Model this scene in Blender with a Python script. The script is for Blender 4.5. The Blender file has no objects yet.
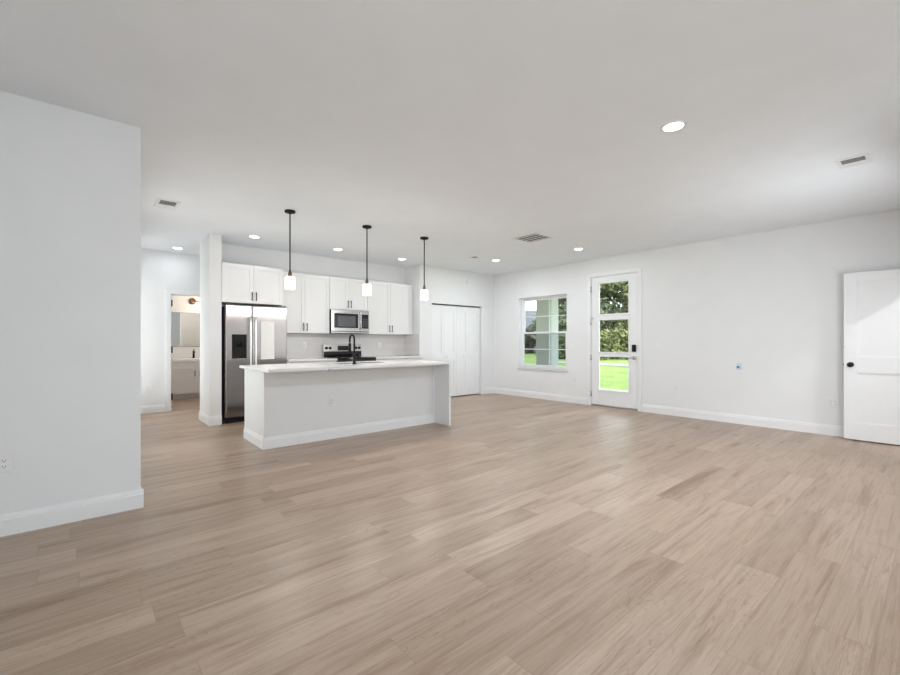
import bpy, bmesh, math, random
from mathutils import Vector, Matrix
PI = math.pi
random.seed(7)
scene = bpy.context.scene
C = scene.collection
H = 2.745                      # ceiling height

# ------------------------------------------------------------------ camera
cam_d = bpy.data.cameras.new('camera')
cam = bpy.data.objects.new('camera', cam_d); C.objects.link(cam)
cam.location = (0, 0, 1.2)
cam.rotation_euler = (PI/2, 0, -0.7085)
cam_d.sensor_fit = 'HORIZONTAL'; cam_d.sensor_width = 36
cam_d.lens = 424.4*36/900
cam_d.shift_y = 4.0/900
cam_d.clip_start = 0.05; cam_d.clip_end = 400
scene.camera = cam

# ------------------------------------------------------------------ world, sun, exposure
scene.view_settings.view_transform = 'Standard'
scene.view_settings.look = 'None'
scene.view_settings.gamma = 1
scene.view_settings.exposure = 0.34
world = bpy.data.worlds.new('sky'); scene.world = world
world.use_nodes = True
wn = world.node_tree; wn.nodes.clear()
w_out = wn.nodes.new('ShaderNodeOutputWorld')
w_bg = wn.nodes.new('ShaderNodeBackground')
w_bg.inputs['Color'].default_value = (0.90, 0.95, 1.0, 1)
w_bg.inputs['Strength'].default_value = 3.0
wn.links.new(w_bg.outputs[0], w_out.inputs[0])

def lamp(name, kind, loc, energy, color=(1, 1, 1), rot=(0, 0, 0), **kw):
    d = bpy.data.lights.new(name, kind)
    d.energy = energy; d.color = color
    for k, v in kw.items(): setattr(d, k, v)
    o = bpy.data.objects.new(name, d); C.objects.link(o)
    o.location = loc; o.rotation_euler = rot
    return o

sun = lamp('sun', 'SUN', (0, -10, 20), 6.0, (1.0, 0.96, 0.88), angle=0.02)
sun.rotation_euler = Vector((0.30, 0.62, -0.80)).to_track_quat('-Z', 'Y').to_euler()
# added fill lamp, set in a made-up, unseen window left of the camera
FILL_TINT = (0.87, 0.942, 1.0)
side = lamp('fill_side', 'AREA', (-2.42, -1.65, 1.40), 118, FILL_TINT, shape='RECTANGLE', size=2.5, size_y=1.9)
side.rotation_euler = Vector((1.0, 0.0, 0.6)).to_track_quat('-Z', 'Y').to_euler()      # tilted up to brighten the ceiling
lamp('fill_right', 'AREA', (5.25, 0.03, 1.40), 18, (0.92, 0.965, 1.0), shape='RECTANGLE', size=0.7, size_y=1.4).rotation_euler = Vector((0.1, 1.0, -0.12)).to_track_quat('-Z', 'Y').to_euler()  # added fill at a made-up window out of view, lifts the right side
for dy, dz, de, dw in ((5.7, 1.3, 7, 0.9), (8.02, 1.3, 11, 0.75)):       # added fill at two made-up, unseen passage windows
    lamp('fill_hall', 'AREA', (0.33, dy, dz), de, (0.95, 0.975, 1.0), shape='RECTANGLE', size=dw, size_y=1.9).rotation_euler = Vector((1.0, 0.0, 0.0)).to_track_quat('-Z', 'Y').to_euler()
LED = (0.875, 0.942, 1.0)

# ------------------------------------------------------------------ node helpers
def new_mat(name):
    m = bpy.data.materials.new(name); m.use_nodes = True
    nt = m.node_tree
    return m, nt, nt.nodes['Principled BSDF']
def node(nt, kind, **inp):
    n = nt.nodes.new(kind)
    for k, v in inp.items():
        if k in n.inputs: n.inputs[k].default_value = v
        else: setattr(n, k, v)
    return n
def math_n(nt, op, a, b=None, c=None):
    n = nt.nodes.new('ShaderNodeMath'); n.operation = op
    for i, v in enumerate((a, b, c)):
        if v is None: continue
        if isinstance(v, (int, float)): n.inputs[i].default_value = v
        else: nt.links.new(v, n.inputs[i])
    return n.outputs[0]
def ramp(nt, fac, stops):
    n = nt.nodes.new('ShaderNodeValToRGB')
    el = n.color_ramp.elements
    while len(el) < len(stops): el.new(0.5)
    for e, (p, c) in zip(el, stops):
        e.position = p; e.color = (*c, 1)
    nt.links.new(fac, n.inputs[0]); return n.outputs[0]
def mixc(nt, fac, a, b, mode='MIX'):
    n = nt.nodes.new('ShaderNodeMix'); n.data_type = 'RGBA'; n.blend_type = mode
    for i, v in ((0, fac), (6, a), (7, b)):
        if isinstance(v, (int, float)): n.inputs[i].default_value = v
        elif isinstance(v, tuple): n.inputs[i].default_value = (*v, 1)
        else: nt.links.new(v, n.inputs[i])
    return n.outputs[2]
def bump(nt, bs, height, strength=0.1, dist=0.01):
    b = nt.nodes.new('ShaderNodeBump'); b.inputs['Strength'].default_value = strength
    b.inputs['Distance'].default_value = dist
    nt.links.new(height, b.inputs['Height']); nt.links.new(b.outputs[0], bs.inputs['Normal'])

def paint(name, col, rough=0.6, var=0.03, scale=40, bstr=0.05, spec=0.4):
    """painted or plain surface: faint mottling and orange-peel bump"""
    m, nt, bs = new_mat(name)
    tc = node(nt, 'ShaderNodeTexCoord')
    n = node(nt, 'ShaderNodeTexNoise', Scale=3.0, Detail=4.0)
    nt.links.new(tc.outputs['Object'], n.inputs['Vector'])
    lo = tuple(max(0, c*(1-var)) for c in col); hi = tuple(min(1, c*(1+var)) for c in col)
    nt.links.new(ramp(nt, n.outputs[0], [(0.3, lo), (0.7, hi)]), bs.inputs['Base Color'])
    bs.inputs['Roughness'].default_value = rough
    bs.inputs['Specular IOR Level'].default_value = spec
    if bstr:
        n2 = node(nt, 'ShaderNodeTexNoise', Scale=float(scale), Detail=3.0)
        nt.links.new(tc.outputs['Object'], n2.inputs['Vector'])
        bump(nt, bs, n2.outputs[0], bstr, 0.003)
    return m
def metal(name, col, rough, brushed=False, aniso=0.0):
    m, nt, bs = new_mat(name)
    bs.inputs['Metallic'].default_value = 1.0
    bs.inputs['Roughness'].default_value = rough
    bs.inputs['Anisotropic'].default_value = aniso; bs.inputs['Anisotropic Rotation'].default_value = 0.0
    tc = node(nt, 'ShaderNodeTexCoord')
    mp = node(nt, 'ShaderNodeMapping'); mp.inputs['Scale'].default_value = (3, 3, 220) if brushed else (20, 20, 20)
    nt.links.new(tc.outputs['Object'], mp.inputs[0])
    n = node(nt, 'ShaderNodeTexNoise', Scale=2.0, Detail=3.0)
    nt.links.new(mp.outputs[0], n.inputs['Vector'])
    k = 0.06 if brushed else 0.03
    nt.links.new(ramp(nt, n.outputs[0], [(0.3, tuple(c*(1-k) for c in col)), (0.7, tuple(min(1, c*(1+k)) for c in col))]), bs.inputs['Base Color'])
    return m
def emit(name, col, strength):
    m = bpy.data.materials.new(name); m.use_nodes = True
    nt = m.node_tree; nt.nodes.clear()
    o = node(nt, 'ShaderNodeOutputMaterial'); e = node(nt, 'ShaderNodeEmission')
    tc = node(nt, 'ShaderNodeTexCoord'); n = node(nt, 'ShaderNodeTexNoise', Scale=12.0)
    nt.links.new(tc.outputs['Object'], n.inputs['Vector'])
    nt.links.new(ramp(nt, n.outputs[0], [(0.3, tuple(c*0.96 for c in col)), (0.7, col)]), e.inputs[0])
    e.inputs[1].default_value = strength
    nt.links.new(e.outputs[0], o.inputs[0]); return m

def floor_mat():
    m, nt, bs = new_mat('oak_plank_floor')
    tc = node(nt, 'ShaderNodeTexCoord'); sp = node(nt, 'ShaderNodeSeparateXYZ')
    nt.links.new(tc.outputs['Object'], sp.inputs[0])
    x, y = sp.outputs[0], sp.outputs[1]
    W, L = 0.183, 1.22
    row = math_n(nt, 'FLOOR', math_n(nt, 'DIVIDE', y, W))
    wr = node(nt, 'ShaderNodeTexWhiteNoise', noise_dimensions='1D'); nt.links.new(row, wr.inputs['W'])
    xs = math_n(nt, 'ADD', math_n(nt, 'DIVIDE', x, L), math_n(nt, 'MULTIPLY', wr.outputs[0], 7.31))
    colm = math_n(nt, 'FLOOR', xs)
    cv = node(nt, 'ShaderNodeCombineXYZ'); nt.links.new(row, cv.inputs[0]); nt.links.new(colm, cv.inputs[1])
    wid = node(nt, 'ShaderNodeTexWhiteNoise', noise_dimensions='2D'); nt.links.new(cv.outputs[0], wid.inputs['Vector'])
    pid = wid.outputs[0]
    # grain coordinates: along the plank, shifted per plank
    gx = math_n(nt, 'ADD', x, math_n(nt, 'MULTIPLY', pid, 37.0))
    gy = math_n(nt, 'ADD', y, math_n(nt, 'MULTIPLY', pid, 11.0))
    def gvec(sx, sy):
        c = node(nt, 'ShaderNodeCombineXYZ')
        nt.links.new(math_n(nt, 'MULTIPLY', gx, sx), c.inputs[0])
        nt.links.new(math_n(nt, 'MULTIPLY', gy, sy), c.inputs[1])
        nt.links.new(math_n(nt, 'MULTIPLY', pid, 23.0), c.inputs[2])
        return c.outputs[0]
    broad = node(nt, 'ShaderNodeTexNoise', Scale=1.0, Detail=3.0, Roughness=0.55, Distortion=0.6); nt.links.new(gvec(0.9, 9.0), broad.inputs['Vector'])
    fine = node(nt, 'ShaderNodeTexNoise', Scale=1.0, Detail=5.0, Roughness=0.65, Distortion=0.3); nt.links.new(gvec(2.4, 150.0), fine.inputs['Vector'])
    med = node(nt, 'ShaderNodeTexNoise', Scale=1.0, Detail=4.0, Roughness=0.6, Distortion=1.8); nt.links.new(gvec(1.5, 26.0), med.inputs['Vector'])
    # cathedral rings where the broad noise folds
    ring = math_n(nt, 'ABSOLUTE', math_n(nt, 'SINE', math_n(nt, 'MULTIPLY', broad.outputs[0], 75.0)))
    knot = node(nt, 'ShaderNodeTexNoise', Scale=1.0, Detail=2.0); nt.links.new(gvec(1.3, 5.0), knot.inputs['Vector'])
    ringmask = ramp(nt, knot.outputs[0], [(0.46, (0, 0, 0)), (0.62, (1, 1, 1))])
    base = ramp(nt, pid, [(0.0, (0.370, 0.270, 0.197)), (0.35, (0.405, 0.300, 0.223)), (0.7, (0.432, 0.323, 0.243)), (1.0, (0.470, 0.358, 0.275))])
    c1 = mixc(nt, 1.0, base, ramp(nt, broad.outputs[0], [(0.26, (0.66, 0.57, 0.48)), (0.43, (0.96, 0.95, 0.94)), (0.75, (1.08, 1.08, 1.08))]), 'MULTIPLY')
    c2 = mixc(nt, 0.7, c1, ramp(nt, med.outputs[0], [(0.33, (0.74, 0.68, 0.62)), (0.52, (1, 1, 1)), (1.0, (1.06, 1.06, 1.06))]), 'MULTIPLY')
    c3 = mixc(nt, 0.6, c2, ramp(nt, fine.outputs[0], [(0.3, (0.74, 0.70, 0.66)), (0.55, (1, 1, 1)), (0.8, (1.12, 1.12, 1.12))]), 'MULTIPLY')
    rg = mixc(nt, ringmask, (1, 1, 1), ramp(nt, ring, [(0.0, (0.76, 0.70, 0.64)), (0.35, (1, 1, 1))]))
    c4 = mixc(nt, 1.0, c3, rg, 'MULTIPLY')
    # seams between the planks
    fy = math_n(nt, 'FRACT', math_n(nt, 'DIVIDE', y, W)); fx = math_n(nt, 'FRACT', xs)
    ey = math_n(nt, 'MULTIPLY', math_n(nt, 'MINIMUM', fy, math_n(nt, 'SUBTRACT', 1.0, fy)), W)
    ex = math_n(nt, 'MULTIPLY', math_n(nt, 'MINIMUM', fx, math_n(nt, 'SUBTRACT', 1.0, fx)), L)
    e = math_n(nt, 'MINIMUM', ex, ey)
    seam = ramp(nt, math_n(nt, 'MULTIPLY', e, 250.0), [(0.1, (0.66, 0.62, 0.58)), (0.45, (1, 1, 1))])
    nt.links.new(mixc(nt, 0.8, c4, seam, 'MULTIPLY'), bs.inputs['Base Color'])
    bs.inputs['Specular IOR Level'].default_value = 0.5
    rr = node(nt, 'ShaderNodeMapRange'); rr.inputs[1].default_value = 0.3; rr.inputs[2].default_value = 0.7
    rr.inputs[3].default_value = 0.32; rr.inputs[4].default_value = 0.40
    nt.links.new(fine.outputs[0], rr.inputs[0]); nt.links.new(rr.outputs[0], bs.inputs['Roughness'])
    bump(nt, bs, fine.outputs[0], 0.03, 0.0015)
    return m

def tile_mat():
    m, nt, bs = new_mat('white_subway_tile')
    tc = node(nt, 'ShaderNodeTexCoord'); sp = node(nt, 'ShaderNodeSeparateXYZ'); nt.links.new(tc.outputs['Object'], sp.inputs[0])
    cv = node(nt, 'ShaderNodeCombineXYZ')
    nt.links.new(math_n(nt, 'ADD', sp.outputs[0], sp.outputs[1]), cv.inputs[0]); nt.links.new(sp.outputs[2], cv.inputs[1])
    b = node(nt, 'ShaderNodeTexBrick', Scale=1.0)
    b.inputs['Color1'].default_value = (0.70, 0.67, 0.665, 1); b.inputs['Color2'].default_value = (0.745, 0.72, 0.715, 1)
    b.inputs['Mortar'].default_value = (0.66, 0.64, 0.635, 1)
    b.inputs['Mortar Size'].default_value = 0.0016; b.inputs['Brick Width'].default_value = 0.30; b.inputs['Row Height'].default_value = 0.0716
    nt.links.new(cv.outputs[0], b.inputs['Vector']); nt.links.new(b.outputs[0], bs.inputs['Base Color'])
    bs.inputs['Roughness'].default_value = 0.22
    return m
def quartz_mat():
    m, nt, bs = new_mat('white_quartz')
    tc = node(nt, 'ShaderNodeTexCoord')
    n = node(nt, 'ShaderNodeTexNoise', Scale=2.2, Detail=6.0, Distortion=1.6); nt.links.new(tc.outputs['Object'], n.inputs['Vector'])
    v = math_n(nt, 'ABSOLUTE', math_n(nt, 'SUBTRACT', n.outputs[0], 0.5))
    nt.links.new(ramp(nt, v, [(0.0, (0.785, 0.78, 0.775)), (0.03, (0.80, 0.795, 0.79)), (1.0, (0.81, 0.805, 0.80))]), bs.inputs['Base Color'])
    bs.inputs['Roughness'].default_value = 0.16
    return m
def glass_mat(name='window_glass', tint=(0.97, 0.985, 0.98), refl=0.07):
    m = bpy.data.materials.new(name); m.use_nodes = True
    nt = m.node_tree; nt.nodes.clear()
    o = node(nt, 'ShaderNodeOutputMaterial'); t = node(nt, 'ShaderNodeBsdfTransparent'); g = node(nt, 'ShaderNodeBsdfGlossy')
    t.inputs[0].default_value = (*tint, 1); g.inputs['Roughness'].default_value = 0.02
    lw = node(nt, 'ShaderNodeLayerWeight'); lw.inputs[0].default_value = 0.5
    mx = node(nt, 'ShaderNodeMixShader'); nt.links.new(math_n(nt, 'ADD', math_n(nt, 'MULTIPLY', math_n(nt, 'POWER', lw.outputs['Facing'], 5.0), 0.9), 0.035), mx.inputs[0])
    nt.links.new(t.outputs[0], mx.inputs[1]); nt.links.new(g.outputs[0], mx.inputs[2]); nt.links.new(mx.outputs[0], o.inputs[0])
    return m
def leaf_mat(name, a, b):
    m, nt, bs = new_mat(name)
    tc = node(nt, 'ShaderNodeTexCoord'); oi = node(nt, 'ShaderNodeObjectInfo')
    n = node(nt, 'ShaderNodeTexNoise', Scale=0.9, Detail=5.0, Roughness=0.7); nt.links.new(tc.outputs['Object'], n.inputs['Vector'])
    f = math_n(nt, 'ADD', math_n(nt, 'MULTIPLY', n.outputs[0], 0.8), math_n(nt, 'MULTIPLY', oi.outputs['Random'], 0.25))
    nt.links.new(ramp(nt, f, [(0.3, a), (0.75, b)]), bs.inputs['Base Color'])
    bs.inputs['Roughness'].default_value = 0.6
    return m
def grass_mat():
    m, nt, bs = new_mat('lawn_grass')
    tc = node(nt, 'ShaderNodeTexCoord')
    n = node(nt, 'ShaderNodeTexNoise', Scale=0.5, Detail=8.0, Roughness=0.75); nt.links.new(tc.outputs['Object'], n.inputs['Vector'])
    n2 = node(nt, 'ShaderNodeTexNoise', Scale=7.0, Detail=4.0, Roughness=0.8); nt.links.new(tc.outputs['Object'], n2.inputs['Vector'])
    f = math_n(nt, 'ADD', math_n(nt, 'MULTIPLY', n.outputs[0], 0.6), math_n(nt, 'MULTIPLY', n2.outputs[0], 0.4))
    nt.links.new(ramp(nt, f, [(0.40, (0.055, 0.10, 0.012)), (0.5, (0.115, 0.185, 0.030)), (0.62, (0.18, 0.23, 0.06))]), bs.inputs['Base Color'])
    bs.inputs['Roughness'].default_value = 0.9
    return m

M = {}
M['wall'] = paint('white_wall_paint', (0.80, 0.80, 0.805), 0.7, 0.012, 60, 0.05, 0.25)
M['ceiling'] = paint('ceiling_paint', (0.875, 0.907, 0.945), 0.85, 0.012, 50, 0.08, 0.2)
M['trim'] = paint('white_trim_paint', (0.83, 0.83, 0.835), 0.4, 0.01, 30, 0.0)
M['cabinet'] = paint('white_cabinet_paint', (0.83, 0.83, 0.835), 0.35, 0.01, 30, 0.0)
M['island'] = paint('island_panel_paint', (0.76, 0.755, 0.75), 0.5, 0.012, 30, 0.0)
M['floor'] = floor_mat()
M['tile'] = tile_mat()
M['quartz'] = quartz_mat()
M['glass'] = glass_mat()
M['screen'] = glass_mat('screened_glass', (0.78, 0.81, 0.82))
M['vinyl'] = paint('white_vinyl', (0.84, 0.845, 0.85), 0.35, 0.01, 30, 0.0)
M['steel'] = metal('brushed_stainless', (0.37, 0.34, 0.335), 0.24, True, 0.92)
M['steel_light'] = metal('bright_stainless', (0.60, 0.59, 0.585), 0.24, True, 0.2)
M['handle_steel'] = metal('pale_stainless', (0.82, 0.81, 0.80), 0.3)
M['chrome'] = metal('satin_nickel', (0.62, 0.61, 0.60), 0.22)
M['black_metal'] = paint('matte_black_metal', (0.009, 0.009, 0.010), 0.5, 0.1, 30, 0.0, 0.25)
M['bronze'] = metal('dark_bronze', (0.10, 0.085, 0.075), 0.4)
M['brass'] = metal('aged_brass', (0.20, 0.135, 0.09), 0.4)
M['black_gloss'] = paint('black_glass', (0.008, 0.008, 0.009), 0.08, 0.05, 30, 0.0, 0.6)
M['black'] = paint('black_plastic', (0.012, 0.012, 0.013), 0.6, 0.1, 30, 0.0, 0.2)
M['dark_grey'] = paint('dark_grey_plastic', (0.09, 0.09, 0.095), 0.5, 0.05, 30, 0.0)
M['oven_window'] = paint('grey_oven_window', (0.10, 0.105, 0.11), 0.12, 0.1, 30, 0.0, 0.6)
M['plate'] = paint('white_plate_plastic', (0.80, 0.80, 0.79), 0.35, 0.01, 30, 0.0)
M['slot'] = paint('slot_grey', (0.10, 0.10, 0.10), 0.6, 0.05, 30, 0.0)
M['paper'] = paint('white_paper', (0.86, 0.84, 0.83), 0.8, 0.02, 30, 0.0)
M['vent_dark'] = paint('duct_dark', (0.14, 0.14, 0.14), 0.8, 0.1, 30, 0.0)
M['blue'] = paint('blue_plastic', (0.05, 0.13, 0.28), 0.5, 0.1, 30, 0.0)
M['pale_blue'] = paint('pale_blue_plastic', (0.62, 0.72, 0.84), 0.5, 0.05, 30, 0.0)
M['vanity'] = paint('vanity_grey_paint', (0.74, 0.725, 0.72), 0.45, 0.02, 30, 0.0)
M['mirror'] = metal('mirror_silver', (0.86, 0.87, 0.87), 0.02)
M['led'] = emit('led_diffuser', (1.0, 0.99, 0.97), 9.0)
M['shade'] = emit('frosted_glass_shade_lit', (1.0, 0.90, 0.70), 2.6)
M['warm_bulb'] = emit('warm_frosted_shade', (1.0, 0.80, 0.52), 5.0)
M['grass'] = grass_mat()
M['concrete'] = paint('pale_concrete', (0.21, 0.22, 0.20), 0.9, 0.06, 20, 0.1)
M['stucco'] = paint('grey_stucco', (0.50, 0.49, 0.46), 0.9, 0.05, 80, 0.2)
M['stucco_white'] = paint('white_fibre_cement', (0.5, 0.53, 0.51), 0.7, 0.03, 40, 0.05)
M['leaf_a'] = leaf_mat('olive_leaves', (0.04, 0.06, 0.014), (0.17, 0.19, 0.05))
M['leaf_b'] = leaf_mat('dark_leaves', (0.018, 0.034, 0.014), (0.08, 0.11, 0.04))
M['bark'] = paint('bark', (0.10, 0.075, 0.055), 0.9, 0.3, 20, 0.3)
M['roof'] = paint('grey_shingles', (0.07, 0.08, 0.095), 0.9, 0.2, 30, 0.2)
M['house'] = paint('tan_stucco', (0.22, 0.20, 0.165), 0.9, 0.05, 30, 0.1)

# ------------------------------------------------------------------ mesh helpers
class B:
    """collects shapes, then links them as one mesh object"""
    def __init__(s): s.bm = bmesh.new(); s.mats = []
    def _mi(s, m):
        if m is None: return 0
        if m not in s.mats: s.mats.append(m)
        return s.mats.index(m)
    def _add(s, t, mat=None, smooth=False):
        mi = s._mi(mat)
        vm = {v: s.bm.verts.new(v.co) for v in t.verts}
        for f in t.faces:
            try: g = s.bm.faces.new([vm[v] for v in f.verts])
            except ValueError: continue
            g.material_index = mi; g.smooth = smooth
        t.free()
    def box(s, x0, x1, y0, y1, z0, z1, bev=0.0, mat=None, seg=1):
        t = bmesh.new()
        x0, x1 = min(x0, x1), max(x0, x1); y0, y1 = min(y0, y1), max(y0, y1); z0, z1 = min(z0, z1), max(z0, z1)
        v = [t.verts.new(p) for p in ((x0,y0,z0),(x1,y0,z0),(x1,y1,z0),(x0,y1,z0),(x0,y0,z1),(x1,y0,z1),(x1,y1,z1),(x0,y1,z1))]
        for f in ((0,3,2,1),(4,5,6,7),(0,1,5,4),(1,2,6,5),(2,3,7,6),(3,0,4,7)): t.faces.new([v[i] for i in f])
        if bev: bmesh.ops.bevel(t, geom=t.edges[:], offset=bev, segments=seg, affect='EDGES', profile=0.5)
        s._add(t, mat); return s
    def lathe(s, prof, c=(0,0,0), n=24, axis='Z', mat=None, smooth=True):
        """prof: list of (r, h) from one end to the other"""
        t = bmesh.new(); rings = []
        for r, h in prof:
            if r < 1e-6: ring = [t.verts.new((0, 0, h))]
            else: ring = [t.verts.new((r*math.cos(2*PI*i/n), r*math.sin(2*PI*i/n), h)) for i in range(n)]
            rings.append(ring)
        for a, b in zip(rings, rings[1:]):
            for i in range(n):
                j = (i+1) % n
                q = [a[i % len(a)], a[j % len(a)], b[j % len(b)], b[i % len(b)]]
                q = list(dict.fromkeys(q))
                if len(q) >= 3: t.faces.new(q)
        for r in (rings[0], rings[-1]):
            if len(r) > 2: t.faces.new(r)
        bmesh.ops.recalc_face_normals(t, faces=t.faces[:])
        R = {'Z': Matrix.Identity(4), 'Y': Matrix.Rotation(-PI/2, 4, 'X'), 'X': Matrix.Rotation(PI/2, 4, 'Y')}[axis]
        bmesh.ops.transform(t, matrix=Matrix.Translation(c) @ R, verts=t.verts[:])
        s._add(t, mat, smooth); return s
    def tube(s, pts, r, n=12, mat=None):
        t = bmesh.new(); rings = []; pts = [Vector(p) for p in pts]
        up = None
        for i, p in enumerate(pts):
            d = (pts[min(i+1, len(pts)-1)] - pts[max(i-1, 0)]).normalized()
            if up is None:
                up = d.orthogonal().normalized()
            up = (up - d*up.dot(d)).normalized(); sd = d.cross(up)
            rr = r[i] if isinstance(r, (list, tuple)) else r
            rings.append([t.verts.new(p + rr*(math.cos(2*PI*k/n)*up + math.sin(2*PI*k/n)*sd)) for k in range(n)])
        for a, b in zip(rings, rings[1:]):
            for k in range(n): t.faces.new([a[k], a[(k+1) % n], b[(k+1) % n], b[k]])
        t.faces.new(rings[0]); t.faces.new(rings[-1])
        bmesh.ops.recalc_face_normals(t, faces=t.faces[:])
        s._add(t, mat, True); return s
    def prism(s, poly, axis, a, b, mat=None):
        """polygon in the plane across axis ('X': (y,z), 'Y': (x,z), 'Z': (x,y)) swept from a to b"""
        t = bmesh.new()
        def P(p, h): return {'X': (h, p[0], p[1]), 'Y': (p[0], h, p[1]), 'Z': (p[0], p[1], h)}[axis]
        A = [t.verts.new(P(p, a)) for p in poly]; Bv = [t.verts.new(P(p, b)) for p in poly]
        t.faces.new(A); t.faces.new(Bv); n = len(poly)
        for i in range(n): t.faces.new([A[i], A[(i+1) % n], Bv[(i+1) % n], Bv[i]])
        bmesh.ops.recalc_face_normals(t, faces=t.faces[:])
        s._add(t, mat); return s
    def build(s, name, mat, parent=None, loc=None, rotz=0.0):
        """loc: origin of a top-level mesh; its shapes are then given around that origin"""
        me = bpy.data.meshes.new(name); s.bm.to_mesh(me); s.bm.free()
        mats = s.mats if s.mats else [mat]
        if mat is not None and s.mats and None not in s.mats: pass
        for m in mats: me.materials.append(m)
        o = bpy.data.objects.new(name, me); C.objects.link(o)
        if parent is not None: o.parent = parent
        if loc is not None: o.location = loc
        o.rotation_euler[2] = rotz
        return o
def tag(o, label=None, cat=None, group=None, kind=None):
    if label: o['label'] = label
    if cat: o['category'] = cat
    if group: o['group'] = group
    if kind: o['kind'] = kind
    return o
def thing(name, label, cat, loc=(0,0,0), rotz=0.0, group=None, kind=None):
    o = bpy.data.objects.new(name, None); C.objects.link(o)
    o.empty_display_size = 0.1
    o.location = loc; o.rotation_euler[2] = rotz
    return tag(o, label, cat, group, kind)
def dup(root, loc, label=None, rotz=None):
    r = root.copy(); C.objects.link(r); r.location = loc
    if rotz is not None: r.rotation_euler[2] = rotz
    if label: r['label'] = label
    for ch in list(root.children):
        c = ch.copy(); C.objects.link(c); c.parent = r
        for g in list(ch.children):
            d = g.copy(); C.objects.link(d); d.parent = c
    return r
def struct(name, b, mat, label, cat):
    return tag(b.build(name, mat), label, cat, kind='structure')
RX = -PI/2          # turns a builder's front (facing -Y) to face -X; u then runs towards -Y

# ================================================================== SETTING
XR = 7.226          # right wall plane
b = B().box(-2.6, 7.386, -3.1, 10.9, -0.12, 0.0)
struct('floor', b, M['floor'], 'light oak plank floor running through the whole open room', 'floor')
b = B().box(-2.6, 7.386, -3.1, 10.9, H, H+0.2)
struct('ceiling', b, M['ceiling'], 'flat white ceiling over the whole open room', 'ceiling')

def wall_y(y0, y1, x0, x1, holes=()):     # wall along X with openings (x0, x1, z0, z1)
    b = B(); x = x0
    for hx0, hx1, hz0, hz1 in sorted(holes):
        b.box(x, hx0, y0, y1, 0, H)
        if hz0 > 0: b.box(hx0, hx1, y0, y1, 0, hz0)
        b.box(hx0, hx1, y0, y1, hz1, H); x = hx1
    b.box(x, x1, y0, y1, 0, H); return b
def wall_x(x0, x1, y0, y1, holes=()):
    b = B(); y = y0
    for hy0, hy1, hz0, hz1 in sorted(holes):
        b.box(x0, x1, y, hy0, 0, H)
        if hz0 > 0: b.box(x0, x1, hy0, hy1, 0, hz0)
        b.box(x0, x1, hy0, hy1, hz1, H); y = hy1
    b.box(x0, x1, y, y1, 0, H); return b

WIN = (4.873, 6.114, 0.63, 2.145); PD = (3.437, 4.360, 0.0, 2.415)
struct('wall_right', wall_x(XR, 7.386, -3.1, 10.9, (WIN, PD)), M['wall'], 'long white wall holding the window and the glazed patio door', 'wall')
WH = ((5.2, 6.2, 0.3, 2.3), (7.6, 8.45, 0.3, 2.3))
b = wall_x(0.179, 0.299, 3.787, 8.68, WH); b.box(-2.5, 0.179, 3.787, 3.907, 0, H)
struct('wall_left', b, M['wall'], 'grey shaded wall at the left edge of the photo', 'wall')
HD = (1.10, 1.86, 0.0, 2.03)
struct('wall_hall', wall_y(8.68, 8.79, 0.179, 5.19, (HD,)), M['wall'], 'white wall at the end of the passage with the bathroom doorway', 'wall')
b = wall_y(7.39, 7.50, 1.333, XR); b.box(1.333, 1.487, 6.82, 7.39, 0, H)
struct('wall_kitchen', b, M['wall'], 'white wall behind the kitchen cabinets with its short return beside the refrigerator', 'wall')
CO = (5.39, 6.82, 0.0, 1.992)
b = wall_y(6.86, 6.97, 5.08, XR, (CO,)); b.box(5.08, 5.19, 6.97, 7.39, 0, H)
struct('wall_closet', b, M['wall'], 'white wall around the bifold closet doors', 'wall')
b = B().box(5.19, 5.29, 7.50, 8.79, 0, H)
struct('wall_passage', b, M['wall'], 'white end wall of the passage behind the kitchen', 'wall')
b = B().box(0.90, 1.0, 8.79, 10.9, 0, H); b.box(1.0, 2.7, 10.8, 10.9, 0, H); b.box(2.7, 2.8, 8.79, 10.9, 0, H)
struct('wall_bathroom', b, M['wall'], 'white bathroom walls seen through the far doorway', 'wall')
WS = (-2.9, -0.4, 0.5, 2.4)
struct('wall_back', wall_y(-3.1, -3.0, -2.6, 3.5), M['wall'], 'white front wall behind the camera', 'wall')
struct('wall_side', wall_x(-2.6, -2.5, -3.0, 3.907, (WS,)), M['wall'], 'white side wall far to the left of the camera', 'wall')
BD = (6.27, 7.10, 0.0, 2.045)
WG = (4.85, 5.65, 0.7, 2.2)
b = wall_y(-0.11, 0.0, 3.5, XR, (WG, BD)); b.box(3.5, 3.6, -3.1, -0.11, 0, H); b.box(5.75, 5.85, -3.1, -0.11, 0, H); b.box(5.85, XR, -3.1, -3.0, 0, H)
struct('wall_bedroom', b, M['wall'], 'white wall right of the camera with the open bedroom doorway', 'wall')

# --- baseboards: stepped profile
BP = [(0, 0), (0.016, 0), (0.016, 0.098), (0.012, 0.104), (0.012, 0.112), (0.008, 0.130), (0, 0.132)]
def base_x(b, x0, x1, y, sgn):       # along X on a wall at y; sgn -1: sticks out towards -Y
    b.prism([(y + sgn*t, z) for t, z in BP], 'X', x0, x1)
def base_y(b, y0, y1, x, sgn):
    b.prism([(x + sgn*t, z) for t, z in BP], 'Y', y0, y1)
b = B(); base_y(b, -0.0, 3.372, XR, -1); base_y(b, 4.425, 6.86, XR, -1)
struct('baseboard_right', b, M['trim'], 'white baseboard along the wall with the patio door', 'baseboard')
b = B(); base_x(b, -2.5, 0.315, 3.787, -1); base_y(b, 3.787, 8.68, 0.299, 1)
struct('baseboard_left', b, M['trim'], 'white baseboard on the shaded wall at the left edge', 'baseboard')
b = B(); base_x(b, 0.315, 1.03, 8.68, -1); base_x(b, 1.93, 5.19, 8.68, -1)
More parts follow.
